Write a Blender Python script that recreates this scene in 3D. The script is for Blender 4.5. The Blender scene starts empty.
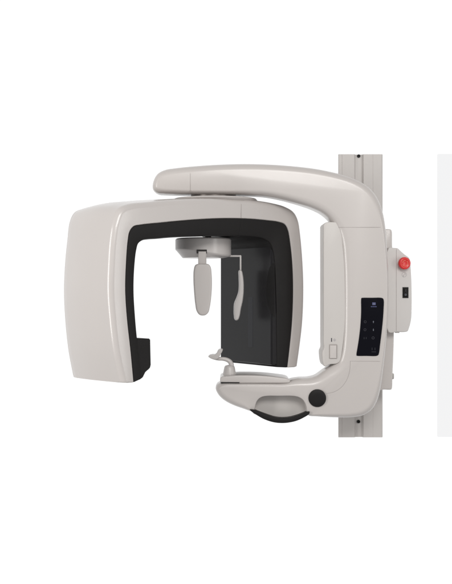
import bpy, bmesh, math
from mathutils import Vector, Matrix
from math import radians, sin, cos, pi

# ---------------------------------------------------------------- basics
sc = bpy.context.scene
COL = sc.collection
H = 1.35                      # lens height, horizon row 292 of the photograph
D = 5.0                       # lens distance from the plane Y = 0
HORIZON = 292.0

def at(px, py, Y):            # picture coordinate -> point at depth Y
    k = 0.001 * (D + Y)
    return Vector(((px - 226) * k, Y, H + (HORIZON - py) * k))

def link(name, bm, m, parent=None, smooth=True, ang=35):
    bmesh.ops.recalc_face_normals(bm, faces=bm.faces[:])
    me = bpy.data.meshes.new(name)
    bm.to_mesh(me); bm.free()
    o = bpy.data.objects.new(name, me)
    COL.objects.link(o)
    me.materials.append(m)
    if smooth:
        me.shade_smooth()
        me.set_sharp_from_angle(angle=radians(ang))
    if parent: o.parent = parent
    return o

def catmull(pts, sub=6, closed=True):
    n = len(pts); out = []
    d = len(pts[0])
    rng = range(n) if closed else range(n - 1)
    for i in rng:
        if closed: p = [pts[(i + k - 1) % n] for k in range(4)]
        else: p = [pts[max(0, min(n - 1, i + k - 1))] for k in range(4)]
        # centripetal knots on the first two coordinates
        def dist(a, b): return max(1e-4, math.hypot(a[0] - b[0], a[1] - b[1])) ** 0.5
        t0 = 0; t1 = t0 + dist(p[0], p[1]); t2 = t1 + dist(p[1], p[2]); t3 = t2 + dist(p[2], p[3])
        for s in range(sub):
            t = t1 + (t2 - t1) * s / sub
            r = []
            for c in range(d):
                a1 = (t1 - t) / (t1 - t0) * p[0][c] + (t - t0) / (t1 - t0) * p[1][c]
                a2 = (t2 - t) / (t2 - t1) * p[1][c] + (t - t1) / (t2 - t1) * p[2][c]
                a3 = (t3 - t) / (t3 - t2) * p[2][c] + (t - t2) / (t3 - t2) * p[3][c]
                b1 = (t2 - t) / (t2 - t0) * a1 + (t - t0) / (t2 - t0) * a2
                b2 = (t3 - t) / (t3 - t1) * a2 + (t - t1) / (t3 - t1) * a3
                r.append((t2 - t) / (t2 - t1) * b1 + (t - t1) / (t2 - t1) * b2)
            out.append(tuple(r))
    if not closed: out.append(tuple(pts[-1]))
    return out

def resample(pts, step):
    n = len(pts); L = [0.0]
    for i in range(n):
        a, b = pts[i], pts[(i + 1) % n]
        L.append(L[-1] + math.hypot(a[0] - b[0], a[1] - b[1]))
    N = max(12, int(L[-1] / step)); out = []; j = 0
    for k in range(N):
        s = L[-1] * k / N
        while L[j + 1] < s: j += 1
        f = (s - L[j]) / max(1e-9, L[j + 1] - L[j])
        a, b = pts[j], pts[(j + 1) % n]
        out.append(tuple(a[c] + (b[c] - a[c]) * f for c in range(len(a))))
    return out

def slab_bm(pts, Y0, Y1, r=(4, .02), rb=None, step=1.5, smooth=True, seg=6, wback=0, tri=False):
    """Upright body with the outline pts (x, y[, edge weight]) and rounded
    front and back edges.  r = (inset in px, depth in m)."""
    pts = [tuple(p) + ((1.0,) if len(p) == 2 else ()) for p in pts]
    P = catmull(pts, 8) if smooth else pts
    P = resample(P, step)
    n = len(P)
    area = sum(P[i][0] * P[(i + 1) % n][1] - P[(i + 1) % n][0] * P[i][1] for i in range(n))
    sg = 1 if area > 0 else -1
    nor = []
    for i in range(n):
        a, b = P[i - 1], P[(i + 1) % n]
        tx, ty = b[0] - a[0], b[1] - a[1]; l = math.hypot(tx, ty) or 1
        nor.append((-ty / l * sg, tx / l * sg))        # points inwards
    Yr = Y0 + r[1]
    k = D + Yr
    bm = bmesh.new()
    def off(amount, wm=0):
        Q = [(P[i][0] + nor[i][0] * amount * max(wm, P[i][2]), P[i][1] + nor[i][1] * amount * max(wm, P[i][2])) for i in range(n)]
        for _ in range(0 if amount < .5 else 10):      # relax tight inner corners
            Q = [(Q[i][0] * .5 + (Q[i - 1][0] + Q[(i + 1) % n][0]) * .25,
                  Q[i][1] * .5 + (Q[i - 1][1] + Q[(i + 1) % n][1]) * .25) for i in range(n)] if amount > 2.5 else Q
        return Q
    def ring(Q, Y):
        out = []
        for q in Q:
            p = at(q[0], q[1], Yr); out.append(bm.verts.new((p.x, Y, p.z)))
        return out
    rings = []
    rb = rb or r
    for s in range(seg + 1):
        a = pi / 2 * s / seg
        rings.append(ring(off(r[0] * (1 - sin(a))), Y0 + r[1] * (1 - cos(a))))
    for s in range(seg + 1):
        a = pi / 2 * (1 - s / seg)
        rings.append(ring(off(rb[0] * (1 - sin(a)), wback), Y1 - rb[1] * (1 - cos(a))))
    for A, B in zip(rings, rings[1:]):
        for i in range(n):
            bm.faces.new((A[i], A[(i + 1) % n], B[(i + 1) % n], B[i]))
    caps = [bm.faces.new(rings[0]), bm.faces.new(rings[-1])]
    if tri: bmesh.ops.triangulate(bm, faces=caps, ngon_method='EAR_CLIP')
    return bm

def slab(name, pts, Y0, Y1, m, parent, ang=35, **kw):
    return link(name, slab_bm(pts, Y0, Y1, **kw), m, parent, ang=ang)

def tube_bm(bm, pts, rad, seg=12):
    rads = rad if isinstance(rad, (list, tuple)) else [rad] * len(pts)
    pts = [Vector(p) for p in pts]; prev = None; up = None
    for i, p in enumerate(pts):
        t = (pts[min(i + 1, len(pts) - 1)] - pts[max(i - 1, 0)]).normalized()
        if up is None:
            up = Vector((0, 1, 0)) if abs(t.y) < .9 else Vector((1, 0, 0))
        a = (up - t * up.dot(t)).normalized(); b = t.cross(a); up = a
        rg = [bm.verts.new(p + (a * cos(2 * pi * k / seg) + b * sin(2 * pi * k / seg)) * rads[i]) for k in range(seg)]
        if prev:
            for k in range(seg): bm.faces.new((prev[k], prev[(k + 1) % seg], rg[(k + 1) % seg], rg[k]))
        else: bm.faces.new(rg[::-1])
        prev = rg
    bm.faces.new(prev)
    return bm

def tube(name, pts, rad, m, parent, seg=12):
    return link(name, tube_bm(bmesh.new(), pts, rad, seg), m, parent)

def lathe(name, prof, m, parent, origin, axis=(0, 0, 1), seg=72, ang=30):
    """prof: list of (radius, height along the axis)"""
    bm = bmesh.new(); rings = []
    for r, h in prof:
        if r < 1e-6: rings.append([bm.verts.new((0, 0, h))])
        else: rings.append([bm.verts.new((r * cos(2 * pi * k / seg), r * sin(2 * pi * k / seg), h)) for k in range(seg)])
    for A, B in zip(rings, rings[1:]):
        for k in range(seg):
            k2 = (k + 1) % seg
            if len(A) == 1 and len(B) == 1: continue
            if len(A) == 1: bm.faces.new((A[0], B[k2], B[k]))
            elif len(B) == 1: bm.faces.new((A[k], A[k2], B[0]))
            else: bm.faces.new((A[k], A[k2], B[k2], B[k]))
    if len(rings[0]) > 1: bm.faces.new(rings[0])
    if len(rings[-1]) > 1: bm.faces.new(rings[-1])
    q = Vector((0, 0, 1)).rotation_difference(Vector(axis).normalized())
    bm.transform(Matrix.Translation(origin) @ q.to_matrix().to_4x4())
    return link(name, bm, m, parent, ang=ang)

# ---------------------------------------------------------------- materials
def mat(name, col, rough=.4, coat=0.0, vary=.03, bump=.0, metallic=0.0, scale=6.0, spec=.5, rv=.06):
    m = bpy.data.materials.new(name); m.use_nodes = True
    nt = m.node_tree; b = nt.nodes['Principled BSDF']
    tc = nt.nodes.new('ShaderNodeTexCoord')
    nz = nt.nodes.new('ShaderNodeTexNoise'); nz.inputs['Scale'].default_value = scale; nz.inputs['Detail'].default_value = 5
    nt.links.new(tc.outputs['Object'], nz.inputs['Vector'])
    rp = nt.nodes.new('ShaderNodeMix'); rp.data_type = 'RGBA'
    rp.inputs['A'].default_value = tuple(c * (1 - vary) for c in col) + (1,)
    rp.inputs['B'].default_value = tuple(min(1, c * (1 + vary)) for c in col) + (1,)
    nt.links.new(nz.outputs['Fac'], rp.inputs['Factor'])
    nt.links.new(rp.outputs['Result'], b.inputs['Base Color'])
    mr = nt.nodes.new('ShaderNodeMapRange')
    mr.inputs['To Min'].default_value = rough - rv; mr.inputs['To Max'].default_value = rough + rv
    nz2 = nt.nodes.new('ShaderNodeTexNoise'); nz2.inputs['Scale'].default_value = scale * 2.7; nz2.inputs['Detail'].default_value = 6
    nt.links.new(tc.outputs['Object'], nz2.inputs['Vector'])
    nt.links.new(nz2.outputs['Fac'], mr.inputs['Value']); nt.links.new(mr.outputs['Result'], b.inputs['Roughness'])
    b.inputs['Metallic'].default_value = metallic
    b.inputs['Specular IOR Level'].default_value = spec
    b.inputs['Coat Weight'].default_value = coat; b.inputs['Coat Roughness'].default_value = .14
    if bump:
        n3 = nt.nodes.new('ShaderNodeTexNoise'); n3.inputs['Scale'].default_value = 900; n3.inputs['Detail'].default_value = 2
        nt.links.new(tc.outputs['Object'], n3.inputs['Vector'])
        bp = nt.nodes.new('ShaderNodeBump'); bp.inputs['Strength'].default_value = bump; bp.inputs['Distance'].default_value = .001
        nt.links.new(n3.outputs['Fac'], bp.inputs['Height']); nt.links.new(bp.outputs['Normal'], b.inputs['Normal'])
    return m

M = {}
M['shell']  = mat('greige enamel', (.54, .505, .486), .30, coat=.5, vary=.02, bump=.05)
M['arm']    = mat('satin greige plastic', (.525, .49, .47), .34, coat=.4, vary=.02, bump=.08)
M['cover']  = mat('grey greige plastic', (.54, .512, .49), .45, vary=.02, bump=.08)
M['column'] = mat('powder coated column', (.525, .497, .478), .5, vary=.02, bump=.1)
M['box']    = mat('switch box plastic', (.595, .568, .55), .5, vary=.02, bump=.08)
M['black']  = mat('black plastic', (.010, .009, .009), .5, vary=.1, bump=.1, spec=.2)
M['panel']  = mat('dark sensor plastic', (.012, .0115, .0135), .30, vary=.1, bump=.02, spec=.38)
M['slot']   = mat('smoked slot window', (.023, .0235, .029), .3, vary=.05, spec=.35)
M['deep']   = mat('dark slot plastic', (.02, .018, .017), .7, vary=.05)  # very dark plastic for the slots
M['seam']   = mat('seam gap', (.34, .31, .295), .8, vary=.05)
M['seam_dark'] = mat('dark seam gap', (.004, .004, .004), .8, vary=.05)
M['disc']   = mat('head support grey', (.54, .51, .495), .36, coat=.2, vary=.02, bump=.05)
M['pad']    = mat('pad plastic', (.54, .505, .485), .45, vary=.02, bump=.08)
M['glass']  = mat('black touch glass', (.003, .003, .006), .22, vary=.05, spec=.12)
M['red']    = mat('red button plastic', (.66, .02, .018), .35, vary=.05, coat=.2)
M['mark']   = mat('pink print', (.75, .16, .10), .5)
M['grey']   = mat('grey print', (.40, .38, .38), .6)
M['icon']   = mat('dim icon print', (.025, .025, .035), .5)
M['white']  = mat('pale icon print', (.13, .14, .17), .5)
M['blue']   = mat('blue violet print', (.08, .09, .22), .5)
M['metal']  = mat('dull steel', (.42, .40, .38), .4, metallic=.6)
M['bearing'] = mat('bronzed bearing steel', (.14, .12, .11), .38, metallic=.5)
M['panel_glow']   = mat('pale grey panel glow', (.86, .86, .86), .9, vary=.003, spec=.0)

# ---------------------------------------------------------------- the machine
root = bpy.data.objects.new('dental_xray_machine', None); COL.objects.link(root)
root['label'] = 'greige panoramic dental x-ray machine with black-lined rotating arm on a vertical column'
root['category'] = 'x-ray machine'
root.location = (0, 0, 0)

# ---- column: extruded section with a shallow channel
def column():
    Yf = .16; k = .001 * (D + Yf)
    X = lambda px: (px - 226) * k
    sec = [(345.0, .14), (338.4, .006), (338.9, 0), (341.6, 0), (341.9, .0015), (342.2, .0015), (342.5, 0), (354.3, 0), (355.8, .013), (362.2, .013), (363.6, 0), (364.4, 0),
           (372.6, 0), (372.9, .001), (373.2, 0), (381.6, 0), (382.9, .010), (382.9, .14)]
    z0 = at(0, 437.3, Yf).z; z1 = at(0, 154.3, Yf).z
    bm = bmesh.new()
    a = [bm.verts.new((X(p), Yf + q, z0)) for p, q in sec]
    b = [bm.verts.new((X(p), Yf + q, z1)) for p, q in sec]
    n = len(sec)
    for i in range(n): bm.faces.new((a[i], a[(i + 1) % n], b[(i + 1) % n], b[i]))
    bm.faces.new(a); bm.faces.new(b)
    return link('column', bm, M['column'], root, ang=25)
col = column()
for px, py in ((358.6, 156.2), (358.4, 421.4)):
    lathe('screw', [(.0088, 0), (.0088, .006), (.0075, .009), (.0045, .009), (.004, .005), (0, .005)], M['seam_dark'], col,
          at(px, py, .174), (0, -1, 0), seg=24)

# ---- carriage plate behind the arm
car = slab('carriage', [(376, 229.4), (384, 229.2), (390.2, 229.4), (391.4, 230.4), (392, 245), (393.4, 275), (394, 305), (393.6, 345), (392.4, 375), (391.9, 388), (391.2, 389.4), (384, 389.5), (376, 389.4)],
           .03, .15, M['arm'], root, r=(1.2, .01), step=1.0)
tube('seam', [at(388.2, y, .031) for y in range(232, 389, 6)], .0009, M['seam'], car, 6)
slab('bolt', [(390.5, 373.2), (393.2, 373.2), (394, 374), (394, 378.4), (393.2, 379.2), (390.5, 379.2)], .06, .09, M['metal'], car, r=(.4, .003), step=.5, smooth=False)

# ---- support arm: one C-shaped casting
N = 1.0
C_out = [
 (152.6, 187, .8), (154, 180, .8), (157.8, 174, .8), (165, 170.2, 1), (177, 168.2, 1), (190.5, 166.8, 1), (219.6, 164.8, 1), (250, 164.2, 1), (283, 165.6, 1),
 (316, 169.2, 1), (340, 174.4, 1), (354, 179, 1), (364, 184.2, 1), (372, 191, 1), (378.5, 201, 1), (382.6, 213, .9), (385.2, 228, .7), (386.8, 250, .5),
 (387.9, 275, .4), (388, 300, .4), (387, 325, .4), (384.8, 352, .5), (382.6, 372, .6), (380.3, 388, .8), (376.6, 401, .9), (371, 409.8, .9), (363, 415, .9),
 (352, 417, .8), (335, 417.2, .7), (316, 416.2, .5), (309, 415.4, .25), (306.3, 413.4, .15), (305.4, 407, .15), (303.8, 401.6, .15), (300.4, 397.6, .15), (294.6, 395.8, .15), (279, 395.6, .15), (264, 395.8, .15),
 (259, 397.5, .15), (256.5, 401, .15), (255.4, 405.5, .15), (254.4, 410.6, .15), (251.5, 411, .3), (243, 408.4, .7), (233, 404.8, .9), (225, 400.6, .9), (219.6, 396, .9), (216.4, 391, .9), (215.6, 387.4, .9), (217, 384, .8), (221, 382.4, .5),
 (240, 382, .4), (265, 382, .4), (285, 381.8, .5), (292, 379.4, .8), (300, 378, 1), (308, 377.6, 1.1), (316, 375.6, 1.2), (324, 370, 1.3), (331, 365.4, 1.4), (336, 361, 1.4), (339, 353, 1.3),
 (341, 335, 1.25), (341.6, 310, 1.2), (341.6, 285, 1.2), (340.9, 262, 1.2), (339.2, 243, 1.2), (336, 231, 1.2), (331, 221.6, 1), (323, 214, 1), (313, 208.8, 1), (300, 204.2, .9), (283, 199.4, .8),
 (266.6, 196.2, .7), (250, 195, .6), (225, 194.6, .5), (190, 194.2, .5), (164, 193.8, .6), (157, 193, .7), (153.6, 190.6, .8)]
AY = -.14
arm = slab('support_arm', C_out, AY, .12, M['arm'], root, r=(7.5, .045), rb=(7, .16), wback=.85, step=1.2, seg=8, ang=50)
# moulding seams that follow the arm's face
def seam(pts, parent, Y, rad=.0008, m='seam'):
    P = catmull([tuple(p) for p in pts], 6, closed=False) if len(pts) > 2 else pts
    return tube('seam', [at(p[0], p[1], Y if len(p) == 2 else p[2]) for p in P], rad, M[m], parent, 6)
def over_edge(e, inset, sgn):   # (distance along the axis, depth) pairs across a rounded edge, face first
    return [(e + sgn * inset * (1 - sin(a)), AY + .045 * (1 - cos(a))) for a in [pi / 2 * q / 6 for q in range(7)]]
L_ = [(x, 227.4, y) for x, y in over_edge(335.6, 9.2, 1)][::-1]; R_ = [(x, 227.3, y) for x, y in over_edge(385.1, 5.3, -1)]
seam(L_[:-1] + [(352, 227.4, AY)] + R_, arm, AY)
seam([(350, 361, AY), (360, 361.1, AY), (370, 361.2, AY)] + [(x, 361.3, y) for x, y in over_edge(383.7, 4.2, -1)], arm, AY)
seam([(350.2, 361), (349.6, 371), (346.6, 380), (341, 387.5), (334, 391.8), (326.5, 393.4)], arm, AY)
seam([(190.3, y, d) for y, d in over_edge(166.8, 7.5, 1)][::-1] + [(190.3, 180, AY)] + [(190.3, y, d) for y, d in over_edge(194.2, 3.75, -1)], arm, AY)

# handle pocket and grip
slab('handle_recess', [(253, 413), (253.4, 402), (258, 395), (264, 393), (280, 393), (295, 393), (303, 395), (307.5, 402), (308.5, 413), (296, 416), (280, 417.5), (265, 415.5)],
     AY + .07, .10, M['cover'], arm, r=(1, .01), step=1.5)
slab('grip', [(249.7, 409.6), (250.6, 409.1), (254, 409.6), (260, 411.9), (269.7, 415.4), (276, 417.2), (283, 417.8), (290, 417.2), (297, 415.4), (303, 413.2), (307.6, 411.4), (309.4, 411.3), (309.6, 412.8), (308.6, 414.4),
     (303.5, 417.6), (296.3, 420.8), (290, 422.3), (283, 423), (276, 422.6), (269.7, 421.2), (263, 418.6), (257, 415.2), (252, 411.9)],
     AY - .012, AY + .045, M['black'], arm, r=(.8, .010), step=.6, tri=True)
# round cap
lathe('round_cap', [(.0430, 0), (.0430, .006), (.0415, .0085), (.039, .0095), (.02, .0105), (0, .0108)], M['black'], arm, at(317.2, 398, AY + .001), (0, -1, 0))

# ---- side cover with its latch
cov = slab('side_cover', [(323.3, 228), (323.4, 225), (324.6, 223.2), (327.5, 222.2), (333, 222), (337.5, 222.6), (340, 225.5), (341.2, 232), (343, 248), (344.4, 265), (345, 285), (345.2, 305),
     (345, 322), (343.8, 337), (342.3, 349), (340.8, 358.5), (339.2, 362), (336, 363.7), (329, 364.5), (325.6, 366.4), (324.2, 366), (322.8, 363), (322, 357), (322, 351.5), (323.2, 349), (323.3, 340), (323.3, 280)],
     AY + .012, .05, M['cover'], root, r=(.8, .008), step=.9)
tube('edge_seam', [at(324.2, y, AY + .013) for y in range(228, 350, 6)] + [at(324.5, 349.5, AY + .013), at(325.2, 351, AY + .013)], .0009, M['seam'], cov, 6)
slab('latch_frame', [(329.2, 344.3), (337.1, 344.3), (337.1, 358.8), (329.2, 358.8)], AY + .0105, AY + .02, M['seam'], cov, r=(.1, .0005), step=.4, smooth=False)
slab('latch', [(329.9, 345.3), (336.4, 345.3), (336.4, 358.2), (329.9, 358.2)], AY + .006, AY + .02, M['arm'], cov, r=(.35, .003), step=.4, smooth=False)
slab('icon_bar', [(331.1, 338), (332, 338), (332, 341.7), (331.1, 341.7)], AY + .0112, AY + .013, M['icon'], cov, r=(.02, .0002), step=.3, smooth=False)
slab('icon_diamond', [(334.5, 338.3), (336, 339.9), (334.5, 341.5), (333, 339.9)], AY + .0112, AY + .013, M['grey'], cov, r=(.02, .0002), step=.3, smooth=False)

# ---- control panel with its printed marks
cp = slab('control_panel', [(361.2, 298.8), (361.6, 297.9), (363, 297.7), (372, 297.7), (380.8, 297.7), (382.9, 298.4), (383.8, 300.6), (383.7, 308), (383.1, 318), (381.7, 332), (380.2, 344), (379.1, 352.6), (378.3, 355), (376.4, 355.9),
     (366, 355.9), (358, 355.9), (356.6, 355.6), (356.4, 354.6), (357.4, 348), (358.8, 339), (360.3, 326), (361.1, 312)],
     AY - .003, AY + .02, M['glass'], root, r=(.4, .002), step=.6)
PY = AY - .0036
def mark(name, pts, m, parent=cp, Y=PY):
    return slab(name, pts, Y, Y + .0012, M[m], parent, r=(.02, .0002), step=.25, smooth=False, seg=2)
def bar(name, x0, y0, x1, y1, m, parent=cp, Y=PY):
    return mark(name, [(x0, y0), (x1, y0), (x1, y1), (x0, y1)], m, parent, Y)
def ring(name, px, py, r0, r1, m, parent=cp, Y=PY, a0=0, a1=360):
    bm = bmesh.new(); n = 28; V = []
    for k in range(n + 1):
        a = radians(a0 + (a1 - a0) * k / n)
        V.append([bm.verts.new(at(px + r * cos(a), py + r * sin(a), Y)) for r in (r0, r1)])
    for A, B in zip(V, V[1:]): bm.faces.new((A[0], A[1], B[1], B[0]))
    return link(name, bm, M[m], parent)
# emblem: a small blue square with a pale centre bar over a line of lettering too fine to read
bar('emblem', 372.3, 302.5, 375.6, 305.0, 'blue')
bar('emblem_centre', 373.2, 303.2, 374.8, 304.2, 'white', Y=PY - .0012)
for k in range(7): bar('emblem_lettering', 371.0 + k * .84, 306.2, 371.5 + k * .84, 307.1, 'blue')
ring('button_ring', 365.2, 321.8, .9, 1.25, 'icon'); ring('button_ring', 365.0, 329.7, .9, 1.25, 'icon'); ring('button_ring', 373.1, 337.9, .95, 1.35, 'icon')
mark('up_arrow', [(373.4, 320.6), (374.1, 322.0), (373.65, 322.0), (373.65, 323.0), (373.15, 323.0), (373.15, 322.0), (372.7, 322.0)], 'white')
mark('down_arrow', [(373.4, 331.2), (372.7, 329.8), (373.15, 329.8), (373.15, 328.6), (373.65, 328.6), (373.65, 329.8), (374.1, 329.8)], 'white')
bar('button_mark', 363.9, 337.2, 364.3, 339.1, 'icon'); bar('button_mark', 366.0, 337.2, 366.4, 339.1, 'icon')
bar('foot_icon', 371.9, 347.6, 372.3, 350.2, 'icon'); bar('foot_icon', 374.8, 347.6, 375.2, 350.2, 'icon')
for k in range(5): bar('foot_lettering', 371.7 + k * .9, 351.5, 372.25 + k * .9, 352.2, 'icon')

# ---- switch box
sb = slab('switch_box', [(388, 248.2), (394, 248), (397.6, 248.4), (400, 250.6), (404.6, 254.6), (408.4, 257.4), (409.9, 260), (410.6, 268), (411.3, 281), (411.6, 295), (411.5, 310), (410.9, 320), (408.7, 328.6), (407.4, 331.2), (404, 332),
     (397, 332), (388, 332)], -.03, .12, M['box'], root, r=(1.0, .008), step=.8)
seam([(396.4, 249.5), (396.3, 265), (396.3, 290), (396.3, 331)], sb, -.0302, .0009)  # drawn line standing in for the change of shading at the angled side
slab('tab', [(395.8, 330), (399.4, 330), (399.4, 333), (395.8, 333)], -.02, .01, M['box'], sb, r=(.3, .003), step=.4, smooth=False)
ax = Vector((.20, -1, -.05)).normalized()
b0 = at(402.6, 263.2, -.03)
est = lathe('emergency_stop', [(.021, 0), (.021, .012), (.029, .014), (.0305, .019), (.0305, .029), (.0285, .034), (.024, .0358), (.019, .0352), (.0175, .034), (0, .034)], M['red'], sb, b0, ax, ang=50)
def on_button(pts, name, m, lift=.0345):
    q = Vector((0, 0, 1)).rotation_difference(ax)
    bm = bmesh.new()
    for poly in pts:
        bm.faces.new([bm.verts.new(b0 + q @ Vector((x, y, lift))) for x, y in poly])
    return link(name, bm, M[m], est)
for k in range(3):
    a0 = radians(90 + k * 120)
    q = []
    for s in range(8):
        a, b = a0 + radians(75) * s / 8, a0 + radians(75) * (s + 1) / 8
        q.append([(.0158 * cos(a), .0158 * sin(a)), (.0158 * cos(b), .0158 * sin(b)), (.0128 * cos(b), .0128 * sin(b)), (.0128 * cos(a), .0128 * sin(a))])
    a = a0 + radians(78)
    on_button(q + [[(.0175 * cos(a), .0175 * sin(a)), (.0143 * cos(a + .3), .0143 * sin(a + .3)), (.0108 * cos(a), .0108 * sin(a))]], 'turn_arrow', 'mark')
ring('symbol_ring', 404.2, 274.6, 2.15, 2.5, 'grey', sb, -.0306)
bar('symbol_stroke', 403.2, 274.6, 403.7, 277.2, 'grey', sb, -.0310)
bar('symbol_stroke', 404.9, 272.9, 405.3, 275.2, 'grey', sb, -.0310)
sw = slab('power_switch', [(402.6, 287.2), (408.5, 287.2), (408.5, 298), (402.6, 298)], -.034, -.02, M['seam_dark'], sb, r=(.3, .002), step=.4, smooth=False)
slab('rocker', [(403.7, 288.5), (407.5, 288.5), (407.5, 296.8), (403.7, 296.8)], -.040, -.03, M['black'], sw, r=(.5, .004), step=.3, smooth=False)
ring('off_mark', 405.7, 294.7, .55, .95, 'white', sw, -.0406)
bar('on_mark', 405.4, 289.8, 405.8, 291.8, 'icon', sw, -.0406)

# ---- bearing under the upper arm
lathe('bearing_ring', [(.112, 0), (.112, .05)], M['bearing'], root, at(213.5, 201, 0), seg=64)

# ---------------------------------------------------------------- rotating arm
TH = radians(35)
U = Vector((cos(TH), sin(TH), 0)); V = Vector((-sin(TH), cos(TH), 0))
DEP = .42
P0 = Vector((-.06, 0, 0)) - V * (DEP / 2)
CAM = Vector((0, -D, H))
def loc(px, py, v):           # picture coordinate -> local (u, z) on the plane at depth v of the rotating arm
    d = Vector(((px - 226) * .001, 1, (HORIZON - py) * .001))
    t = (v + (P0 - CAM).dot(V)) / d.dot(V)
    p = CAM + d * t
    return ((p - P0).dot(U), p.z)
def W(u, z, v): return Vector((P0.x, P0.y, 0)) + U * u + V * v + Vector((0, 0, z))
RV = .032
O = [(118, 382.4), (111.3, 351), (107.4, 319), (105.4, 290), (106.2, 262), (107.8, 240), (110.8, 222), (116.5, 209), (128, 203.8), (145, 202), (171, 199.8), (198, 198.8), (225, 199), (252, 200.3),
     (270, 203), (284, 206.9), (292, 212), (296, 219.5), (298.6, 235), (301, 262), (301.9, 290), (300.5, 325), (295.2, 366.2)]
K = [(134, 382.6), (131.2, 352), (127.6, 319), (125.8, 290), (126.6, 262), (128.2, 241), (130, 231.5), (134, 226.4), (141, 224.8), (155, 223.2), (171.5, 221.6), (198, 219.4), (225, 218.3), (250, 218.8),
     (268, 220.4), (279, 221.9), (285.7, 224.6), (288.6, 230), (290.9, 243), (292.9, 262), (293.8, 290), (292.5, 325), (288, 367.6)]
I = [(143, 378.5), (139.6, 350), (136.6, 319), (135, 290), (135.8, 266), (137.6, 250), (139.6, 243.6), (143.6, 240.4), (149, 239.4), (158, 238.8), (171.5, 237.6), (198, 236.6), (222, 236), (245, 236.6),
     (256, 237.2), (265, 239.5), (271, 244), (273.6, 251), (275, 262), (275.8, 276), (276.4, 298), (277, 328), (277.6, 367.2)]
Bk = {0: (71, 377), 1: (66, 351), 2: (62.6, 319), 3: (61.4, 290), 4: (62.6, 262), 5: (64.8, 240), 6: (67.2, 222), 7: (72.2, 212.6), 8: (84, 208.4), 9: (101, 206.6)}
n = len(O)
Ol = [loc(*p, RV) for p in O]; Kl = [loc(*p, 0) for p in K]; Il = [loc(*p, 0) for p in I]
Bl = [loc(*Bk[i], DEP) if i in Bk else Ol[i] for i in range(n)]
def dens(P): return catmull(P, 8, closed=False)
Ol, Kl, Il, Bl = map(dens, (Ol, Kl, Il, Bl))
nn = len(Ol)
def shell_ring(i):
    o, k, b = Ol[i], Kl[i], Bl[i]
    dx, dz = k[0] - o[0], k[1] - o[1]; l = math.hypot(dx, dz); dx /= l; dz /= l
    rin = min(.03, l * .45)
    pts = [(b[0] + dx * .03, b[1] + dz * .03, DEP), (b[0] + dx * .009, b[1] + dz * .009, DEP - .009), (b[0], b[1], DEP - .028)]
    for s in range(1, 10):
        f = s / 10; bul = .013 * sin(pi * f)
        pts.append((b[0] + (o[0] - b[0]) * f - dx * bul, b[1] + (o[1] - b[1]) * f - dz * bul, DEP - .028 + (RV - DEP + .028) * f))
    for s in range(9):
        a = pi / 2 * s / 8
        pts.append((o[0] + dx * rin * (1 - cos(a)), o[1] + dz * rin * (1 - cos(a)), RV * (1 - sin(a))))
    pts.append((k[0] - dx * .003, k[1] - dz * .003, .0015))
    pts.append((k[0], k[1], .005))
    pts.append((k[0], k[1], DEP - .003))
    return pts
def black_ring(i):
    k, q = Kl[i], Il[i]
    dx, dz = q[0] - k[0], q[1] - k[1]; l = math.hypot(dx, dz); dx /= l; dz /= l
    st_ = i / 8; lift = .034 * max(0, min(1, (st_ - 7.5) / 1.5)) * max(0, min(1, (14.2 - st_) / 1.6))
    return [(k[0] + dx * .0006, k[1] + dz * .0006, DEP - .008), (k[0] + dx * .0006, k[1] + dz * .0006, .006), (k[0] + dx * .003, k[1] + dz * .003, .0035), (q[0] - dx * .012, q[1] - dz * .012, .0035),
            (q[0] - dx * .004, q[1] - dz * .004, .006), (q[0], q[1], .014), (q[0], q[1] + lift, DEP - .01), (q[0] - dx * .01, q[1] - dz * .01 + lift, DEP)]
def loft(name, fn, m, parent, i0=0, i1=None, ang=40):
    bm = bmesh.new(); prev = None; first = None
    for i in range(i0, (i1 or nn)):
        r = [bm.verts.new(W(p[0], p[1], p[2])) for p in fn(i)]
        if prev:
            c = len(r)
            for k in range(c): bm.faces.new((prev[k], prev[(k + 1) % c], r[(k + 1) % c], r[k]))
        else: first = r
        prev = r
    caps = [bm.faces.new(first), bm.faces.new(prev)]
    ed = [e for f in caps for e in f.edges]
    bmesh.ops.bevel(bm, geom=list(set(ed)), offset=.005, segments=3, affect='EDGES', profile=.5)
    return link(name, bm, m, parent, ang=ang)
rot = loft('rotating_arm', shell_ring, M['shell'], root)
lining = loft('inner_lining', black_ring, M['black'], rot)
# hub plate on top of the rotating arm
hub = lathe('rotation_hub', [(.150, -.03), (.200, -.012), (.212, -.003), (.206, .004), (.16, .0075), (.13, .0085), (0, .009)], M['shell'], rot, at(215, 200.3, 0), seg=96, ang=60)
# seam across the top bar
sp = [loc(241.2, y, -.0003) for y in (204, 208, 212, 216, 218)]
tube('seam', [W(u, z, -.0002) for u, z in sp], .0010, M['seam'], rot, 6)
sp = [loc(x, y, .0035) for x, y in ((241, 219), (240.6, 226), (239.4, 232), (238.8, 236))]
tube('seam', [W(u, z, .0032) for u, z in sp], .0010, M['seam_dark'], lining, 6)
# tube-side collimator block
def local_box(name, outline, v0, v1, m, parent, bev=.008):
    """outline of (u, z) extruded between two depths of the rotating arm"""
    bm = bmesh.new()
    a = [bm.verts.new(W(u, z, v0)) for u, z in outline]; b = [bm.verts.new(W(u, z, v1)) for u, z in outline]
    c = len(outline)
    for i in range(c): bm.faces.new((a[i], a[(i + 1) % c], b[(i + 1) % c], b[i]))
    bm.faces.new(a); bm.faces.new(b[::-1])
    bmesh.ops.bevel(bm, geom=bm.edges[:], offset=bev, segments=3, affect='EDGES')
    return link(name, bm, m, parent, ang=40)
col_o = [loc(x, y, .02) for x, y in ((136.5, 338.2), (150.6, 338.6), (151.2, 366), (149.6, 369.2), (144.6, 371.6), (143.6, 377.5), (137, 380.5))]
local_box('collimator', col_o, .02, .20, M['black'], rot, .004)
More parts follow.
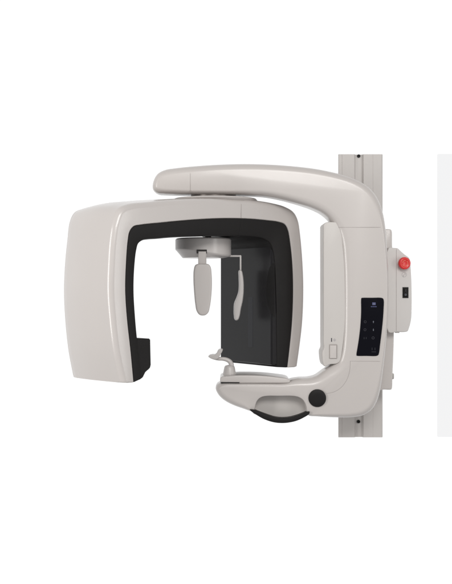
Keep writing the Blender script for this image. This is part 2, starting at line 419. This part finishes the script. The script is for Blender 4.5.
# sensor-side panel
i_u = Il[nn - 30][0]; zt = loc(276, 238, 0)[1]; zb = loc(277, 366, .0)[1]
VB = .455
pan = local_box('sensor_panel', [(i_u - .018, zt), (i_u + .03, zt), (i_u + .03, zb + .004), (i_u - .018, zb + .004)], .010, VB, M['panel'], rot, .006)
def on_panel(px, py):         # picture coordinate -> (v, z) on the sensor panel's face
    uu = i_u - .018
    d = Vector(((px - 226) * .001, 1, (HORIZON - py) * .001))
    t = (uu + (P0 - CAM).dot(U)) / d.dot(U); p = CAM + d * t
    return ((p - P0).dot(V), p.z)
def panel_patch(name, pts, m, lift=.0015, depth=.004, bev=.0008):
    bm = bmesh.new(); uu = i_u - .018
    q = [on_panel(*p) for p in pts]
    a = [bm.verts.new(W(uu - lift, z, v)) for v, z in q]; b = [bm.verts.new(W(uu + depth, z, v)) for v, z in q]
    c = len(q)
    for i in range(c): bm.faces.new((a[i], a[(i + 1) % c], b[(i + 1) % c], b[i]))
    bm.faces.new(a); bm.faces.new(b[::-1])
    return link(name, bm, M[m], pan)
panel_patch('slot_window', [(248, 297), (252.8, 297), (252.8, 347), (248, 347)], 'slot', .0004)
panel_patch('leg_reflection', catmull([(274.6, 262), (270.5, 266), (268, 274), (266.6, 286), (266.8, 298), (269.5, 309), (274.6, 318)], 5, closed=False), 'black', .0006, .001)  # dark lens-shaped patch, paints the leg's reflection onto the panel face

# ---------------------------------------------------------------- head support
cx = 203.2
def disc():
    c = at(cx, 239, 0); R = .1395; bm = bmesh.new(); seg = 96; rings = []
    zt_ = at(0, 238.6, 0).z
    def zb_(x): # lower rim sinks from left to right
        f = max(0, min(1, (x + R) / (2 * R))); f = f * f * (3 - 2 * f)
        return at(0, 250.2 + 5.6 * f, 0).z
    spec = [(0, 0), (.93, 0), (.975, -.002), (1, -.007)]
    for r, dz in spec[1:]:
        rings.append([bm.verts.new((c.x + R * r * cos(2 * pi * k / seg), R * r * sin(2 * pi * k / seg), zt_ + dz)) for k in range(seg)])
    for r, dz in ((1, .004), (.985, 0), (.955, -.004)):
        rings.append([bm.verts.new((c.x + R * r * cos(2 * pi * k / seg), R * r * sin(2 * pi * k / seg), zb_(R * cos(2 * pi * k / seg)) + dz)) for k in range(seg)])
    zz = at(0, 258.0, 0).z
    rings.append([bm.verts.new((c.x + R * .74 * cos(2 * pi * k / seg), R * .74 * sin(2 * pi * k / seg), zz)) for k in range(seg)])
    for A, B in zip(rings, rings[1:]):
        for k in range(seg): bm.faces.new((A[k], A[(k + 1) % seg], B[(k + 1) % seg], B[k]))
    bm.faces.new(rings[0]); bm.faces.new(rings[-1])
    return link('head_support', bm, M['disc'], root, ang=25)
hs = disc()
lathe('spindle', [(.016, 0), (.016, .03)], M['black'], hs, at(208, 239.5, 0))
slab('slider_slot', [(196.6, 249.6), (206.9, 249.6), (206.9, 253.5), (196.6, 253.5)], -.1415, -.12, M['deep'], hs, r=(.3, .001), step=.5, smooth=False)
st = slab('pad_stem', [(198.2, 251.2), (206.4, 251.2), (206.4, 268), (198.2, 268)], -.142, -.128, M['pad'], hs, r=(.6, .003), step=.6, smooth=False)
slab('temple_pad', [(195.2, 265.2), (198, 263.9), (204, 263.7), (208.6, 264.3), (210.6, 267), (211.6, 274), (211.9, 285), (211.2, 297), (209.8, 307), (208.4, 312.2), (205.6, 315), (202.5, 315.6), (199.4, 314.8),
     (196.6, 311), (195.2, 304), (194.2, 294), (193.4, 281), (193.7, 270)], -.16, -.135, M['pad'], st, r=(2.0, .009), step=.6)
w = [at(231, 256, .04), at(238.8, 256, .04), at(239.8, 256.2, .04), at(240.4, 257.2, .04), at(240.5, 262, .04), at(240.5, 272, .04)]
w2 = slab('pad_bracket', [(229.5, 255.2), (241.0, 255.2), (241.4, 255.6), (241.4, 272), (239.8, 272), (239.8, 256.9), (229.5, 256.9)], .02, .045, M['disc'], hs, r=(.2, .002), step=.4, smooth=False)
slab('temple_pad', [(238.7, 270.6), (240, 269.8), (241.8, 270.6), (243, 275), (243.8, 282), (243.8, 292), (242.8, 301), (241, 309), (239.8, 316), (238.3, 319.6), (236.4, 320.5), (234.6, 319.4), (233.8, 315),
     (233.7, 308), (234.2, 303), (236.2, 298), (238.2, 292), (238.8, 285), (238.6, 277)], -.01, .075, M['disc'], w2, r=(1.3, .02), step=.5)

# ---------------------------------------------------------------- chin rest
pl = slab('chin_platform', [(220.4, 377.6), (222, 376.5), (228, 375.7), (237, 375), (250, 374.9), (263, 375.4), (277, 376.8), (288, 378.6), (290, 380), (289.8, 382.2), (288, 383), (265, 383), (240, 383), (222, 383), (220.3, 382.2)],
     AY + .012, .10, M['arm'], root, r=(.9, .012), step=.7)
slab('platform_slot', [(220.6, 381.9), (239.5, 382.1), (239.5, 383.2), (220.9, 383.2)], AY + .010, AY + .02, M['deep'], pl, r=(.1, .001), step=.4, smooth=False)
slab('slot_edge', [(239.5, 382.7), (289.5, 382.4), (289.5, 382.9), (239.5, 383.2)], AY + .0105, AY + .02, M['seam'], pl, r=(.05, .0005), step=.4, smooth=False)
c0 = at(229.5, 377.2, -.03)
pst = lathe('chin_rest', [(.0350, 0), (.0345, .010), (.031, .026), (.0275, .043), (.0250, .053), (.0200, .0585), (.010, .061), (0, .0615)], M['disc'], root, c0, seg=48, ang=50)
arc = catmull([(231.4, 367), (231.3, 364.2), (229.6, 361.4), (226.5, 359.6), (222.6, 358.8), (218.5, 358.8), (214, 358), (210.5, 356.8)], 5, closed=False)
rr = [(.013 - .006 * i / (len(arc) - 1)) for i in range(len(arc))]
tube('chin_bar', [at(x, y, -.03) for x, y in arc], rr, M['disc'], pst, 16)
slab('chin_cup', [(208.3, 356.6), (209.6, 355.2), (212.4, 354.5), (215, 354.4), (216.8, 352.9), (217.9, 350.4), (219.2, 349.3), (221.2, 349), (222.8, 349.3), (222.4, 351.2), (221, 353.6), (219.8, 356), (218.2, 358.4),
     (215.5, 359.2), (212.5, 358.8), (209.6, 357.7)], -.065, .005, M['disc'], pst, r=(.45, .008), step=.3)

# ---------------------------------------------------------------- pale panel beyond the machine
wn = M['panel_glow'].node_tree.nodes['Principled BSDF']
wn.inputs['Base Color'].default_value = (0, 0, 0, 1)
for l in list(wn.inputs['Base Color'].links): M['panel_glow'].node_tree.links.remove(l)
wn.inputs['Emission Color'].default_value = (.9, .9, .905, 1); wn.inputs['Emission Strength'].default_value = 1   # even glow put into the material to keep it pale; no lamp behind
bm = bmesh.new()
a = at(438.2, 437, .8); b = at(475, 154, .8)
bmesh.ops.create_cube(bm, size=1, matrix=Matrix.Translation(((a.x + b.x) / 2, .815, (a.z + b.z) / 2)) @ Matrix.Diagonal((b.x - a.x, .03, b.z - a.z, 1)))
pn = link('background_panel', bm, M['panel_glow'], None, smooth=False)
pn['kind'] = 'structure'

# ---------------------------------------------------------------- studio light
w_ = bpy.data.worlds.new('World'); sc.world = w_; w_.use_nodes = True
nt = w_.node_tree; bg = nt.nodes['Background']
tc = nt.nodes.new('ShaderNodeTexCoord'); sx = nt.nodes.new('ShaderNodeSeparateXYZ')
nt.links.new(tc.outputs['Generated'], sx.inputs[0])
# white sweep behind and around the machine, a dimmer studio on the viewer's side
r1 = nt.nodes.new('ShaderNodeMapRange'); r1.interpolation_type = 'SMOOTHSTEP'
r1.inputs['From Min'].default_value = -.1; r1.inputs['From Max'].default_value = .93
r1.inputs['To Min'].default_value = .46; r1.inputs['To Max'].default_value = 1.06
nt.links.new(sx.outputs['Y'], r1.inputs['Value'])
nt.links.new(r1.outputs['Result'], bg.inputs['Strength'])
bg.inputs['Color'].default_value = (1, 1, 1, 1)

def area(name, pos, target, size, power, col=(1, .985, .96)):
    l = bpy.data.lights.new(name, 'AREA'); l.shape = 'RECTANGLE'; l.size, l.size_y = size; l.energy = power; l.color = col
    o = bpy.data.objects.new(name, l); COL.objects.link(o); o.location = pos
    o.rotation_euler = (Vector(target) - Vector(pos)).to_track_quat('-Z', 'Y').to_euler()
area('key_softbox', (.9, -5.2, 3.7), (0, 0, 1.35), (2.4, 1.6), 126)
area('strip_softbox', (-3.1, -2.3, 1.5), (.2, 0, 1.35), (.55, 2.4), 62)
area('fill_softbox', (4.0, -3.4, 1.6), (.1, 0, 1.35), (1.2, 2.4), 40)

# ---------------------------------------------------------------- camera
cam = bpy.data.cameras.new('camera'); co = bpy.data.objects.new('camera', cam); COL.objects.link(co)
co.location = (0, -D, H); co.rotation_euler = (radians(90), 0, 0)
cam.sensor_fit = 'HORIZONTAL'; cam.sensor_width = 36; cam.lens = 36 * D / 2.26; cam.clip_end = 200
sc.camera = co
sc.view_settings.view_transform = 'Standard'; sc.view_settings.look = 'None'; sc.view_settings.exposure = 0
